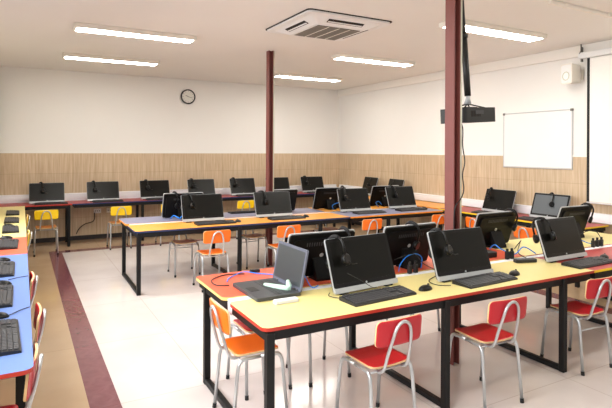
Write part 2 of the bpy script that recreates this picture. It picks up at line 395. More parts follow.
t = empty('wall_speaker', (XW, 4.33, 2.77)); tag(t, 'cream wall speaker between the whiteboard and the projection screen', 'speaker')
body = MB(); body.prism(rrect(-.1, -.12, .1, .12, .03), 0, .17, 0, 0, f=lambda x, y, z: Vector((-.26+z*1.0, x*(1-.25*(z/.17)), y*1.15*(1-.12*(z/.17)))))
b = body.build('cabinet', 'cream_plastic', t); b.rotation_euler = (0, 0, math.radians(-12))
g = MB(); g.prism(rrect(-.085, -.105, .085, .105, .025), 0, .006, 0, 0, f=lambda x, y, z: Vector((-.267+z, x, y*1.15))); g.build('grille', 'grille_grey' if 0 else 'white_plastic', b)
g = MB(); g.tube([(-.268, .055*math.cos(2*PI*i/24), -.03+.055*math.sin(2*PI*i/24)) for i in range(24)], .006, closed=True); g.build('cone_ring', 'conduit', b)
g = MB(); g.box((-.06, 0, 0), (.12, .03, .05)); g.box((-.012, 0, 0), (.02, .07, .14)); g.build('bracket', 'cream_plastic', t)

t = empty('projection_screen', (XW-.12, 4.17, 2.98)); tag(t, 'pull-down white projection screen with black border at the right edge', 'projection screen')
g = MB(); g.box((0, -1.05, -.98), (.004, 2.1, 1.92)); g.build('fabric', 'screen_white', t)
g = MB(); g.box((-.003, -.018, -.98), (.004, .036, 1.93)); g.build('border', 'rubber', t)
g = MB(); g.tube([(0, -2.1, -1.955), (0, 0, -1.955)], .012); g.build('bottom_bar', 'white_plastic', t)
g = MB(); g.box((.01, -1.03, .03), (.085, 2.3, .085), bev=.015, seg=2); g.build('casing', 'white_plastic', t)
g = MB(); g.box((.02, .09, .05), (.03, .02, .2)); g.tube([(.0, .09, .19), (0, .09, .1), (-.03, .09, .06), (0, .09, .0), (.02, .09, -.03)], .008); g.build('bracket', 'grille_grey', t)

# ------------------------------------------------------------------ projector
px, py, pz = 3.41, 3.22, 2.03
t = empty('projector', (px, py, pz), math.radians(2)); t.rotation_euler[1] = math.radians(-3); tag(t, 'black ceiling projector hanging on a pole beside the maroon column', 'projector')
g = MB(); g.prism(rrect(-.2, -.145, .2, .145, .03), -.075, .05, 0, 0); g.build('body', 'proj', t)
g = MB()
for k in range(7): g.box((-.12+k*.018, -.146, -.002), (.007, .004, .05))
g.build('vent', 'slot', t)
g = MB(); g.cyl((.185, -.05, 0), (.215, -.05, 0), .04, n=20); o = g.build('lens', 'lens', t)
g = MB()
for sx in (-1, 1):
    for sy in (-1, 1): g.tube([(0, 0, .09), (sx*.13, sy*.08, .05)], .006)
g.box((0, 0, .055), (.14, .1, .012), bev=.003); g.build('mount', 'rubber', t)
g = MB(); g.box((-.02, -.147, .01), (.1, .004, .03)); g.build('rear_panel', 'key', t)
t = empty('projector_pole', (px, py, ZC)); tag(t, 'black telescopic pole holding the projector from the ceiling', 'pole')
pt = Vector((px, py, ZC)); 
g = MB(); g.tube([(-.045, .045, 0), (-.025, .025, -.45)], .02, n=14); g.tube([(-.025, .025, -.44), (-.024, .024, -.47)], .035, n=14); g.build('upper_tube', 'proj', t)
g = MB(); g.tube([(-.025, .025, -.45), (0, 0, -.98)], .028, n=14); g.build('lower_tube', 'proj', t)
g = MB(); g.tube([(0, 0, -.97), (0, 0, -1.0), (0, 0, -1.055)], [.014, .018, .034], n=14); g.build('joint', 'silver', t)
g = MB(); g.cyl((-.045, .045, 0), (-.045, .045, -.012), .07, n=20); g.build('ceiling_plate', 'proj', t)
g = MB(); g.tube(smooth([(3.2, 3.14, 2.0), (3.12, 3.0, 1.9), (3.075, 2.955, 1.75), (3.10, 2.955, 1.62), (3.075, 2.955, 1.52), (3.09, 2.955, 1.4), (3.06, 2.955, 1.33), (3.0, 2.965, 1.24), (3.0, 2.965, 1.0), (3.03, 2.965, .78)]), .005, n=6)
tag(g.build('projector_cable', 'black_cable'), 'thin black cable running down the front maroon column from the projector', 'cable')

# ------------------------------------------------------------------ tables
ZT = .75
def table(loc, rz, L, tops, frames, yf, yb, label, group=None, runner=True, corners=(1, 1, 1, 1), inset=.03):
    t = empty('classroom_table', loc, rz); tag(t, label, 'table', group)
    for (x0, x1, y0, y1, mt, me) in tops:
        g = MB(); g.prism(rrect(x0, y0, x1, y1, .045, corners=corners), ZT-.02, ZT, 0, 1)
        g.build('tabletop', [mt, me], t)
        g = MB(); zz = ZT-.02-.028
        for yy in (y0+.03, y1-.03): g.box(((x0+inset+x1-.03)/2, yy, zz), (x1-x0-.03-inset, .03, .056))
        for xx in (x0+inset+.015, x1-.045): g.box((xx, (y0+y1)/2, zz), (.03, y1-y0-.09, .056))
        g.build('rail', 'black_steel', t)
    for fx in frames:
        for yy in (yf, yb):
            g = MB(); g.box((fx, yy, (ZT-.03)/2), (.046, .046, ZT-.03), bev=.004); g.build('leg', 'black_steel', t)
        if runner:
            g = MB(); g.box((fx, (yf+yb)/2, .022), (.04, yb-yf-.042, .04), bev=.004)
            g.build('floor_runner', 'black_steel', t)
        g = MB(); g.box((fx, (yf+yb)/2, ZT-.056), (.035, yb-yf-.042, .05)); g.build('cross_rail', 'black_steel', t)
    return t
a1, a2 = -.010, -.013
def on(ox, oy, a, x, y): return (ox+math.cos(a)*(x-ox)-math.sin(a)*(y-oy), oy+math.sin(a)*(x-ox)+math.cos(a)*(y-oy), 0)
F1 = lambda x, y=2.448: on(1.134, 2.448, a1, x, y)
F2 = lambda x, y=6.15: on(1.158, 6.15, a2, x, y)
T = []
T.append(table(F1(1.134), a1, 2.9, [(0, 2.9, .045, .60, 'yellow', 'edge_red'), (0, 2.9, .69, 1.33, 'coral', 'edge_cream')], [.045, 1.322, 2.54], .068, 1.17,
      'double table with pale yellow front top and coral rear top, nearest the camera', corners=(1, 0, 0, 1)))
T.append(table(F1(4.036), a1, 1.93, [(0, 1.93, .045, .60, 'red', 'edge_yellow'), (0, 1.93, .69, 1.33, 'yellow', 'edge_red')], [.97, 1.88], .068, 1.16,
      'double table with red front top and pale yellow rear top at the right edge', corners=(0, 1, 1, 0)))
T.append(table(F2(1.158), a2, 2.98, [(0, 2.98, 0, .59, 'orange', 'edge_blue'), (0, 2.98, .68, 1.30, 'violet', 'edge_orange')], [.045, 1.3, 2.5], .03, 1.1,
      'double table in the middle of the room with orange front top and violet rear top', corners=(1, 0, 0, 1)))
T.append(table(F2(4.142), a2, 1.8, [(0, 1.8, 0, .59, 'violet', 'edge_orange'), (0, 1.8, .68, 1.30, 'orange', 'edge_blue')], [.7, 1.74], .03, 1.1,
      'double table in the middle of the room with violet front top and orange rear top', corners=(0, 1, 1, 0)))
# wall tables
table((-.60, 9.80, 0), 0, 1.35, [(0, 1.38, 0, .62, 'red', 'edge_red')], [1.33], .05, .55, 'red-topped wall table with red edging under the leftmost back computer', runner=False, corners=(0, 0, 0, 0))
table((.785, 9.80, 0), 0, 2.6, [(0, 2.6, 0, .62, 'red', 'edge_blue')], [1.2, 2.54], .05, .55, 'red wall table with blue edging behind the middle table, left half of the back wall', runner=False, corners=(0, 0, 0, 0))
table((3.39, 9.80, 0), 0, 2.66, [(0, 2.66, 0, .62, 'red', 'edge_blue')], [.06, 1.4, 2.6], .05, .55, 'red wall table with blue edging in the right corner of the back wall', runner=False, corners=(0, 0, 0, 0))
# left row: front edge at x=.05, runs along +y
def ltable(y0, y1, mt, me, fr, label, corners=(0, 0, 0, 0), inset=.03):
    return table((.05, y0, 0), PI/2, y1-y0, [(0, y1-y0, 0, .62, mt, me)], fr, .05, .55, label, runner=False, corners=corners, inset=inset)
ltable(2.52, 5.33, 'blue', 'edge_red', [.56, 2.7], 'blue-topped table with red edging at the left edge, nearest the camera', (1, 0, 0, 1), .4)
ltable(5.335, 6.36, 'coral', 'edge_red', [.06], 'coral table between the blue and yellow tables of the left row')
ltable(6.365, 9.79, 'yellow', 'edge_cream', [.06, 1.7, 3.3], 'pale yellow table of the left row meeting the back wall table')
# right wall row: front edge at x=6.07, facing -x
def rtable(y0, y1, mt, me, fr, label):
    return table((6.07, y1, 0), -PI/2, y1-y0, [(0, y1-y0, 0, .62, mt, me)], fr, .05, .55, label, runner=False, corners=(0, 0, 0, 0))
rtable(6.36, 9.78, 'orange', 'edge_orange', [.1, 1.7, 3.3], 'orange table against the right wall, far half, behind the middle tables')
rtable(3.9, 6.355, 'red', 'edge_yellow', [.1, 1.3, 2.4], 'red table with yellow edging against the right wall under the whiteboard')

# cable ducts down the middle of the double tables
def duct(x0, x1, F, y, a, label):
    p = F(x0, y); t = empty('cable_duct', p, a); tag(t, label, 'cable duct'); L = x1-x0
    g = MB(); g.box((L/2, .0, ZT-.085), (L, .07, .006)); g.box((L/2, -.035, ZT-.05), (L, .006, .075)); g.box((L/2, .035, ZT-.05), (L, .006, .075)); g.build('channel', 'duct_white', t)
    g = MB(); g.box((L/2, 0, ZT-.008), (L, .084, .008), bev=.002); g.box((0.003, 0, ZT-.05), (.006, .07, .08)); g.build('cover', 'duct_white', t)
duct(1.16, 2.90, F1, 3.088, a1, 'white cable duct between yellow and coral tops, left of the maroon column')
duct(3.12, 5.95, F1, 3.088, a1, 'white cable duct between yellow and coral tops, right of the maroon column')
duct(1.2, 3.1, F2, 6.785, a2, 'white cable duct between orange and violet tops, left of the middle column')
duct(3.32, 5.9, F2, 6.785, a2, 'white cable duct between orange and violet tops, right of the middle column')

# ------------------------------------------------------------------ chairs
def make_chair(seatm, backm, low=False):
    t = empty('school_chair')
    def ssurf(x, y):
        z = .446 - .25*max(0, y-.09)**2*4 - .012*(1-(x/.16)**2)*(1 if y < .1 else .6)
        return Vector((x*(1-.0*y), y-.005, z)), Vector((0, 0, 1))
    g = MB(); g.sheet(.15, .145, .035, ssurf, .012, 0, 1); g.build('seat', [seatm, 'ply'], t)
    def bsurf(x, y):
        return Vector((x, -.205-.10*y - .022 + .55*x*x, .660+y)), Vector((0, -1, 0))
    g = MB(); g.sheet(.172, .077, .03, bsurf, .012, 0, 1); g.build('backrest', [backm, 'ply'], t)
    for sx in (-1, 1):
        for sy in (-1, 1):
            X0, X1 = sx*.157, sx*.168; yt = .125 if sy > 0 else -.125; yfoot = .185*sy
            pts = [Vector((X1, yfoot, .012)), Vector((X0+sx*.003, yt+sy*.028, .35))]+smooth([(X0+sx*.001, yt+sy*.02, .385), (X0, yt, .413), (X0, yt-sy*.04, .42)], 4)+[Vector((X0, 0, .42))]
            g = MB(); g.tube(pts, .0115, n=10); l = g.build('leg', 'chrome', t)
            g = MB(); d = (pts[1]-pts[0]).normalized(); g.tube([pts[0]-d*.012, pts[0]+d*.018], .0135, n=10); g.build('rubber_foot', 'rubber', l)
    g = MB()
    half = [(-.092, .10, .418), (-.092, -.10, .415), (-.091, -.15, .412), (-.088, -.185, .44), (-.083, -.21, .52), (-.07, -.238, .62), (-.055, -.25, .68), (-.032, -.255, .712), (0, -.257, .724)]
    pts = smooth(half + [(-x, y, z) for x, y, z in half[-2::-1]], 5)
    g.tube(pts, .0095, n=10); g.build('back_frame', 'chrome', t)
    for yy in (.11, -.12):
        g = MB(); g.tube([(-.15, yy, .405), (.15, yy, .405)], .007, n=8); g.build('stretcher', 'chrome', t)
    if low:
        g = MB(); g.tube([(-.163, -.15, .325), (.163, -.15, .325)], .006, n=8); g.build('stretcher', 'chrome', t)
    return t
CH = {}
def chair(kind, x, y, rz, label, group=None):
    if kind in CH: t = dup(CH[kind])
    else:
        t = make_chair(*{'red': ('seat_red', 'seat_red'), 'redbar': ('seat_red', 'seat_red', True), 'orange': ('seat_orange', 'seat_orange'), 'yellow': ('seat_wood', 'seat_yellow'), 'brown': ('seat_brown', 'seat_orange', True)}[kind]); CH[kind] = t
    t.location = (x, y, 0); t.rotation_euler = (0, 0, math.radians(rz)); tag(t, label, 'chair', group)
    return t
G1 = 'school chairs around the front double tables'; G2 = 'school chairs around the middle double tables'
G3 = 'yellow chairs along the back wall table'; G4 = 'chairs along the left row'; G5 = 'chairs along the right wall table'
chair('red', 1.92, 2.55, 2, 'red chair with tubular legs, left of the three along the front of the yellow table', G1)
chair('red', 2.82, 2.51, -3, 'red chair pushed in right of the black table leg, middle of the front three', G1)
chair('redbar', 3.93, 2.55, -4, 'red chair at the right edge of the picture in front of the red table top', G1)
chair('orange', 1.31, 3.085, -90, 'orange chair at the left end of the front table, facing right', G1)
chair('red', 1.52, 3.43, 180, 'red seat seen under the front table behind the orange end chair', G1)
chair('orange', 2.0, 3.39, 180, 'chair tucked under the coral rear top, its legs seen below the yellow edge', G1)
chair('orange', 3.3, 3.8, 180, 'chair behind the front table, thin legs seen right of the maroon column', G1)
chair('orange', 2.07, 6.13, 0, 'orange chair at the middle table below its leftmost front computer', G2)
chair('orange', 3.03, 6.10, 0, 'orange chair at the middle table right behind the open laptop', G2)
chair('orange', 4.36, 6.10, 0, 'orange chair at the middle table seen above the front computers', G2)
chair('orange', 5.62, 6.06, 0, 'orange chair at the middle table partly hidden by the front maroon column', G2)
chair('brown', 1.97, 7.0, 180, 'brown-red seat under the violet rear top of the middle table', G2)
chair('brown', 3.0, 7.0, 180, 'chair on the far side of the middle table, just legs seen behind the black frame', G2)
chair('brown', 4.3, 7.0, 180, 'chair on the far side of the middle table, right of its maroon column', G2)
chair('yellow', .35, 9.34, 0, 'yellow-backed chair nearest the left corner of the back wall table', G3)
chair('yellow', 1.49, 9.36, 0, 'yellow-backed chair in front of the wall sockets', G3)
chair('yellow', 2.33, 9.36, 0, 'yellow-backed chair mostly hidden behind the leftmost middle-table computer', G3)
chair('yellow', 3.77, 9.36, 0, 'yellow-backed chair right of centre at the back wall, left of the maroon column', G3)
chair('yellow', -.15, 8.5, 90, 'yellow chair seen edge-on at the left row, farther one', G4)
chair('yellow', -.15, 6.85, 90, 'yellow chair seen edge-on at the left row, nearer one', G4)
chair('red', -.15, 4.45, 90, 'red chair seen edge-on at the blue table, farther one', G4)
chair('red', -.13, 3.5, 90, 'red chair seen edge-on at the blue table, nearer one', G4)
chair('red', -.17, 2.76, 84, 'red chair tucked under the near corner of the blue table, legs showing', G4)
chair('orange', 5.98, 5.30, -90, 'orange chair at the right wall table just right of the front maroon column', G5)
chair('orange', 5.86, 4.36, -90, 'orange chair at the right wall table behind the rightmost front computer', G5)

# ------------------------------------------------------------------ all-in-one computers
TILT = math.atan2(.12, .345); CW, CHt = .56, .365
def make_pc(screen='screen'):
    t = empty('desktop_computer')
    up_ = Vector((0, math.sin(TILT), math.cos(TILT))); bk = Vector((0, math.cos(TILT), -math.sin(TILT)))
    f = lambda x, y, z: Vector((x, 0, .012)) + up_*y + bk*z   # y up along the panel, z into the depth
    g = MB(); g.prism(rrect(-CW/2, 0, CW/2, CHt, .018), 0.004, .017, 0, 0, f=f); g.build('silver_rim', 'silver', t)
    g = MB(); g.prism(rrect(-CW/2+.003, .034, CW/2-.003, CHt-.003, .015), 0, .004, 0, 0, f=f); g.build('bezel', 'gloss_black', t)
    g = MB(); g.prism(rrect(-CW/2+.028, .062, CW/2-.028, CHt-.026, .003), -.0015, 0, 0, 0, f=f); g.build('screen', screen, t)
    g = MB(); g.prism(rrect(-CW/2, 0.0, CW/2, .034, .008), -.008, .004, 0, 0, f=f); c = g.build('chin', 'silver', t)
    g = MB(); g.tube([f(0, .045, -.002), f(0, .045, .001)], .007, n=16); g.build('round_logo', 'silver', t)
    g = MB(); g.prism(rrect(-CW/2+.006, .006, CW/2-.006, CHt-.006, .02), .017, .03, 0, 0, f=f)
    g.prism(rrect(-CW/2+.04, .03, CW/2-.04, CHt-.04, .03), .03, .046, 0, 0, f=f); b = g.build('back_cover', 'back_black', t)
    g = MB()
    for k in range(14): g.prism([(-.13+k*.02, .27), (-.122+k*.02, .27), (-.122+k*.02, .3), (-.13+k*.02, .3)], .046, .048, 0, 0, f=f)
    g.build('vent', 'key', b)
    g = MB(); g.tube([f(0, .19, .046), f(0, .19, .048)], .016, n=18); g.build('badge', 'silver', b)
    g = MB()
    top = f(0, .14, .04)
    prof = [(top.y-.01, top.z+.05), (top.y+.03, top.z+.02), (.175, .02), (.175, .0), (.03, .0), (.03, .012), (.12, .018)]
    lo = [g.bm.verts.new((-.075, y, z)) for y, z in prof]; hi = [g.bm.verts.new((.075, y, z)) for y, z in prof]
    g.bm.faces.new(lo); g.bm.faces.new(hi[::-1])
    for i in range(len(prof)): g.bm.faces.new((lo[i], lo[(i+1) % 7], hi[(i+1) % 7], hi[i]))
    g.build('stand', 'back_black', t)
    g = MB()
    for sx in (-.2, .2):
        g = MB(); g.box((sx, .012, .006), (.07, .03, .012), bev=.003); g.build('foot', 'rubber', t)
    return t
PCS = {}
def pc(x, y, rz, label, group, scr='screen', z=ZT):
    if scr in PCS: t = dup(PCS[scr])
    else: t = make_pc(scr); PCS[scr] = t
    t.location = (x, y, z); t.rotation_euler = (0, 0, math.radians(rz)); tag(t, label, 'computer', group)
    return t
def make_headset():
    t = empty('headset')   # origin: inner top of the band, resting on a screen's upper edge
    R = .070
    pts = [Vector((0, R*math.cos(a)*1.0, -R+R*math.sin(a)+.004)) for a in [PI*k/14 for k in range(15)]]
    pts = [Vector((0, R+.004, -.15))]+pts+[Vector((0, -R-.004, -.15))]
    g = MB(); g.tube(pts, .009, n=8); g.build('headband', 'gloss_black', t)
    g = MB(); g.tube(pts[5:12], .014, n=8); g.build('band_pad', 'foam', t)
    for s_ in (-1, 1):
        g = MB(); g.tube([(0, s_*(R+.020), -.165), (0, s_*(R+.012), -.165), (0, s_*(R-.004), -.165)], [.03, .039, .039], n=18); e = g.build('earcup', 'gloss_black', t)
        g = MB(); g.tube([(0, s_*(R-.004), -.165), (0, s_*(R-.016), -.165)], [.039, .03], n=18); g.build('ear_pad', 'foam', e)
    g = MB(); g.tube(smooth([(0, -R-.02, -.17), (.03, -R-.02, -.2), (.075, -R-.015, -.2), (.1, -R-.01, -.2)], 4), .003, n=6); g.build('microphone_boom', 'black_cable', t)
    return t
HS = []
def headset(pcobj, lx, dz, label, group='headsets hung on the computers', rot=0):
    # rests on the top edge of the panel at local x = lx
    t = dup(HS[0]) if HS else make_headset(); HS.append(t)
    rz = pcobj.rotation_euler.z; up_y = .012*0+math.sin(TILT)*CHt+.018*math.cos(TILT)
    p = Vector((lx, up_y, .012+math.cos(TILT)*CHt+.004)); p.rotate(Euler((0, 0, rz)))
    t.location = Vector(pcobj.location)+p; mm = Matrix.Rotation(rz, 3, 'Z') @ Matrix.Rotation(-TILT, 3, 'X') @ Matrix.Rotation(math.radians(rot), 3, 'Z')
    t.rotation_euler = mm.to_euler(); tag(t, label, 'headset', group)
    return t
def make_kb():
    t = empty('keyboard'); g = MB()
    prof = [(-.075, 0), (.075, 0), (.075, .022), (.068, .025), (-.068, .012), (-.075, .008)]
    lo = [g.bm.verts.new((-.235, y, z)) for y, z in prof]; hi = [g.bm.verts.new((.235, y, z)) for y, z in prof]
    g.bm.faces.new(lo); g.bm.faces.new(hi[::-1])
    for i in range(6): g.bm.faces.new((lo[i], lo[(i+1) % 6], hi[(i+1) % 6], hi[i]))
    g.build('body', 'kb', t)
    g = MB(); sl = (.025-.012)/.136
    for r in range(6):
        y = -.056+r*.0215+(.006 if r == 5 else 0)
        x = -.223
        row = [1]*15 if r not in (0,) else [1.3, 1.3, 1.3, 5.5, 1.3, 1.3, 1.3, 1.3]
        u = .3/sum(row)
        for k in row:
            g.box((x+k*u/2, y, .0185+sl*y+.002), (k*u-.0032, .0175, .006), rot=(math.atan(sl), 0, 0)); x += k*u
        for x0, n_ in ((.087, 3), (.153, 4)):
            if x0 < .1 and r == 2: continue
            if x0 > .1 and r == 5: continue
            for k in range(n_):
                if x0 < .1 and r == 1 and k != 1: continue
                g.box((x0+.009+k*.0195, y, .0185+sl*y+.002), (.0165, .0175, .006), rot=(math.atan(sl), 0, 0))
    g.build('keys', 'key', t)
    return t
KB = []
def keyboard(x, y, rz, label, group='black keyboards on the tables'):
    t = dup(KB[0]) if KB else make_kb(); KB.append(t)
    t.location = (x, y, ZT); t.rotation_euler = (0, 0, math.radians(rz)); t.scale = (1.1, 1.13, 1.1); tag(t, label, 'keyboard', group)
MS = []
def mouse(x, y, rz, label, group='black mice on the tables'):
    if MS: t = dup(MS[0])
    else:
        t = empty('computer_mouse'); g = MB(); g.ball((0, 0, 0), (.033, .056, .028), cut=True, seg=20, rings=12); g.build('shell', 'gloss_black', t)
        g = MB(); g.tube([(-.003, .03, .023), (.003, .03, .023)], .009, n=12); g.build('scroll_wheel', 'key', t)
    MS.append(t); t.scale = (1.15, 1.15, 1.15); t.location = (x, y, ZT); t.rotation_euler = (0, 0, math.radians(rz)); tag(t, label, 'mouse', group)

# back wall row
GB = 'computers along the back wall'
brow = []
bl = ['leftmost computer of the back wall row, beside the corner', 'second computer from the left on the back wall, above the sockets', 'third computer from the left on the back wall row',
      'fourth computer from the left on the back wall row', 'fifth back wall computer, left of the maroon column', 'back wall computer half hidden by the maroon column', 'rightmost computer facing out from the back wall']
for i, x in enumerate((.395, 1.325, 2.27, 3.2, 4.1, 4.93, 5.80)):
    brow.append(pc(x, 10.05, (0, 0, 0, 0, 0, 0, -3)[i], bl[i], GB))
hl = ['headset on the leftmost back wall computer', 'headset on the second back wall computer from the left', 'headset on the third back wall computer from the left', 'headset on the fourth back wall computer, partly behind the middle-table screen',
      'headset on the fifth back wall computer, left of the column', None, 'headset on the rightmost computer facing out from the back wall']
for i, l in enumerate(hl):
    if l: headset(brow[i], (-.1, -.17, -.17, -.2, -.2, 0, -.18)[i], 0, l, rot=25)
for i, x in enumerate((.395, 1.325, 2.27, 3.2, 4.1, 4.93, 5.80)):
    keyboard(x+.06, 9.93, 0, 'keyboard in front of the ' + bl[i].split(',')[0], 'keyboards along the back wall')

# middle double table, front half
GM = 'computers on the middle double tables'
ma = pc(2.125, 6.60, -2, 'leftmost front-side computer of the middle table, on the orange top', GM)
mb = pc(3.17, 6.60, -2, 'middle-table computer standing directly in front of the maroon column', GM)
mc = pc(4.58, 6.60, -2, 'middle-table computer on the violet front top, left one of its pair', GM)
md = pc(5.54, 6.62, -2, 'middle-table computer on the violet front top, right one of its pair', GM)
headset(ma, -.2, 0, 'headset over the top left corner of the leftmost front-side middle-table computer', rot=48)
headset(mb, -.17, 0, 'headset on the middle-table computer in front of the column', rot=48)
headset(mc, -.2, 0, 'headset on the left computer of the violet front top', rot=20)
headset(md, -.17, 0, 'headset on the right computer of the violet front top', rot=48)
me = pc(1.99, 7.21, 178, 'leftmost computer seen from behind on the violet rear top', GM)
mf = pc(3.50, 7.18, 178, 'computer seen from behind, right behind the maroon column of the middle table', GM)
mg = pc(4.40, 7.18, 178, 'computer seen from behind on the orange rear top, left one, with blue cable', GM)
mh = pc(5.50, 7.16, 178, 'computer seen from behind on the orange rear top, right one, mostly hidden', GM)
headset(me, .12, 0, 'headset on the leftmost rear-facing computer of the middle table', rot=20)
headset(mg, -.22, 0, 'headset on the left rear-facing computer of the orange rear top', rot=0)
keyboard(2.2, 6.36, -1, 'keyboard at the leftmost front-side middle-table computer')
keyboard(3.24, 6.36, -1, 'keyboard on the orange top in front of the maroon column')
keyboard(4.66, 6.36, -1, 'keyboard on the violet front top, left one')
keyboard(5.48, 6.36, -1, 'keyboard on the violet front top, right one')
mouse(2.53, 6.40, 0, 'mouse right of the leftmost keyboard of the middle table')
mouse(3.58, 6.42, 0, 'mouse on the orange top right of the middle column')
mouse(5.82, 6.42, 0, 'mouse at the right end of the middle table')
keyboard(3.0, 7.28, 178, 'keyboard lying on the violet rear top behind the front screens')

# front double table
GF = 'computers on the front double tables'
fj = pc(2.08, 2.855, 5, 'large dark-screened computer right of the open laptop on the yellow top', GF)
fk = pc(2.92, 2.755, 0, 'dark-screened computer in front of the maroon column on the yellow top', GF)
fl = pc(4.215, 2.81, 1, 'rightmost dark-screened computer, partly over the red top', GF)
fm = pc(1.965, 3.385, 178, 'computer seen from behind between laptop and large front computer', GF)
fn = pc(2.79, 3.37, 182, 'computer seen from behind, headset over it, left of the maroon column', GF)
fo = pc(4.14, 3.64, 180, 'computer seen from behind on the coral and yellow seam, right of the maroon column', GF)
fp = pc(5.40, 3.63, 180, 'rightmost computer seen from behind, near the right wall', GF)
headset(fj, -.195, 0, 'headset over the left corner of the large front computer', rot=14)
headset(fk, -.19, 0, 'headset on the computer in front of the front maroon column', rot=14)
headset(fl, -.215, 0, 'headset on the rightmost dark-screened front computer', rot=48)
headset(fm, -.19, 0, 'headset on the rear-facing computer behind the large front one', rot=10)
headset(fn, -.02, 0, 'headset on the rear-facing computer left of the front maroon column', rot=15)
headset(fo, -.2, 0, 'headset on the rear-facing computer right of the front maroon column', rot=25)
headset(fp, -.2, 0, 'headset on the rightmost rear-facing computer near the right wall', rot=25)
keyboard(2.04, 2.68, 4, 'keyboard in front of the large front computer')
keyboard(2.98, 2.635, 3, 'keyboard on the yellow top right of the front mouse')
keyboard(4.23, 2.63, 1, 'keyboard of the rightmost front computer, crossing onto the red top')
mouse(2.44, 2.68, -75, 'mouse beside the keyboard of the large front computer')
mouse(3.35, 2.68, -70, 'mouse at the middle of the yellow front top')
mouse(4.60, 2.72, -70, 'mouse on the red top at the right edge')

# right wall row
GR = 'computers along the right wall'
rq = pc(6.44, 5.50, -90, 'computer facing out from the right wall left of the whiteboard, behind the front column', GR)
rr_ = pc(6.44, 4.62, -90, 'grey-screened computer against the right wall under the whiteboard', GR, 'screen_grey')
rs = pc(6.42, 8.86, -95, 'far computer on the right wall table, dark back-left one', GR)
rt_ = pc(6.42, 8.02, -97, 'far computer on the right wall table, right one of the far two', GR)
for q_ in (rs, rt_): q_.scale = (.95, .9, 1.1)
headset(rq, -.2, 0, 'headset on the dark right wall computer', rot=20)
headset(rr_, -.02, 0, 'headset hanging on the middle of the grey-screened right wall computer', rot=60)
headset(rs, 0, 0, 'headset on the far left right-wall computer', rot=20)
headset(rt_, -.1, 0, 'headset on the right one of the far two right-wall computers', rot=20)
keyboard(6.2, 5.44, -90, 'keyboard at the dark right wall computer'); keyboard(6.2, 4.62, -90, 'keyboard at the grey-screened right wall computer')

# left row
lk = ['nearest the camera', 'second from the camera', 'third from the camera', 'on the coral table', 'at the near end of the yellow left table', 'in the middle of the yellow left table', 'at the far end of the yellow left table']
for i, (y, x, r) in enumerate(((3.0, -.09, 92), (3.83, -.13, 90), (4.68, -.13, 90), (5.88, -.11, 89), (6.95, -.11, 91), (7.83, -.11, 90), (8.72, -.11, 90))):
    keyboard(x, y, r, 'black keyboard of the left row, ' + lk[i], 'keyboards of the left row')
mouse(-.12, 3.38, 80, 'mouse of the left row between the two nearest keyboards', 'mice of the left row')
mouse(-.12, 4.18, 85, 'mouse of the left row between second and third keyboard', 'mice of the left row')
mouse(-.14, 5.07, 80, 'mouse of the left row before the coral table', 'mice of the left row')
mouse(-.14, 6.32, 80, 'mouse of the left row on the coral table', 'mice of the left row')
mouse(-.14, 7.3, 80, 'mouse of the left row on the yellow table', 'mice of the left row')
lc = pc(-.36, 9.02, 90, 'computer at the far end of the left row, cut by the picture edge', 'computers of the left row')
headset(lc, .16, 0, 'headset on the computer at the far end of the left row', rot=0)

# ------------------------------------------------------------------ laptop and small things
t = empty('laptop', (1.455, 3.165, ZT), PI/2*-1); tag(t, 'open grey laptop with dark screen at the left end of the front table', 'laptop')
# local: x along the hinge, screen faces -y ; rotation -90 turns -y to -x
g = MB(); g.prism(rrect(-.22, -.16, .22, .155, .015), .004, .024, 0, 0); g.build('base', 'laptop', t)
g = MB()
for r in range(5):
    for k in range(14): g.box((-.18+k*.0262+.008, .02+.075-r*.024, .0255), (.022, .02, .003))
g.build('keys', 'key', t)
g = MB(); g.box((-.0, -.1, .0245), (.1, .06, .002)); g.build('touchpad', 'kb', t)
la = math.radians(11); fu = lambda x, y, z: Vector((x, .15, .024))+Vector((0, math.sin(la), math.cos(la)))*y+Vector((0, math.cos(la), -math.sin(la)))*z
g = MB(); g.prism(rrect(-.215, 0, .215, .275, .014), 0, .012, 0, 0, f=fu); l = g.build('lid', 'laptop_lid', t)
g = MB(); g.prism(rrect(-.195, .025, .195, .258, .004), -.0015, 0, 0, 0, f=fu); g.build('screen', 'screen_lap', l)
g = MB()
for sx in (-.15, .15): g.tube([(sx-.03, .152, .026), (sx+.03, .152, .026)], .008)
g.build('hinge', 'laptop', t)
g = MB(); pts = smooth([(1.52, 3.1, .79), (1.565, 3.06, .815), (1.575, 3.0, .825), (1.55, 2.97, .80), (1.49, 2.99, .784)], 5)
g.tube([(1.47, 3.22, .779), (1.50, 3.14, .781), (1.54, 3.06, .783), (1.555, 3.02, .785)], [.012, .018, .02, .012], n=10)
g.tube([(1.555, 3.02, .785), (1.57, 3.05, .80), (1.578, 3.08, .825)], [.014, .02, .012], n=10)
tag(g.build('usb_gadget', 'mint'), 'pale mint plastic gadget lying on the laptop keyboard against the screen', 'gadget')
g = MB(); g.box((1.455, 2.865, ZT+.012), (.16, .05, .024), bev=.004); o = g.build('eraser_box', 'eraser_white'); tag(o, 'small white box on the yellow top in front of the laptop', 'box')

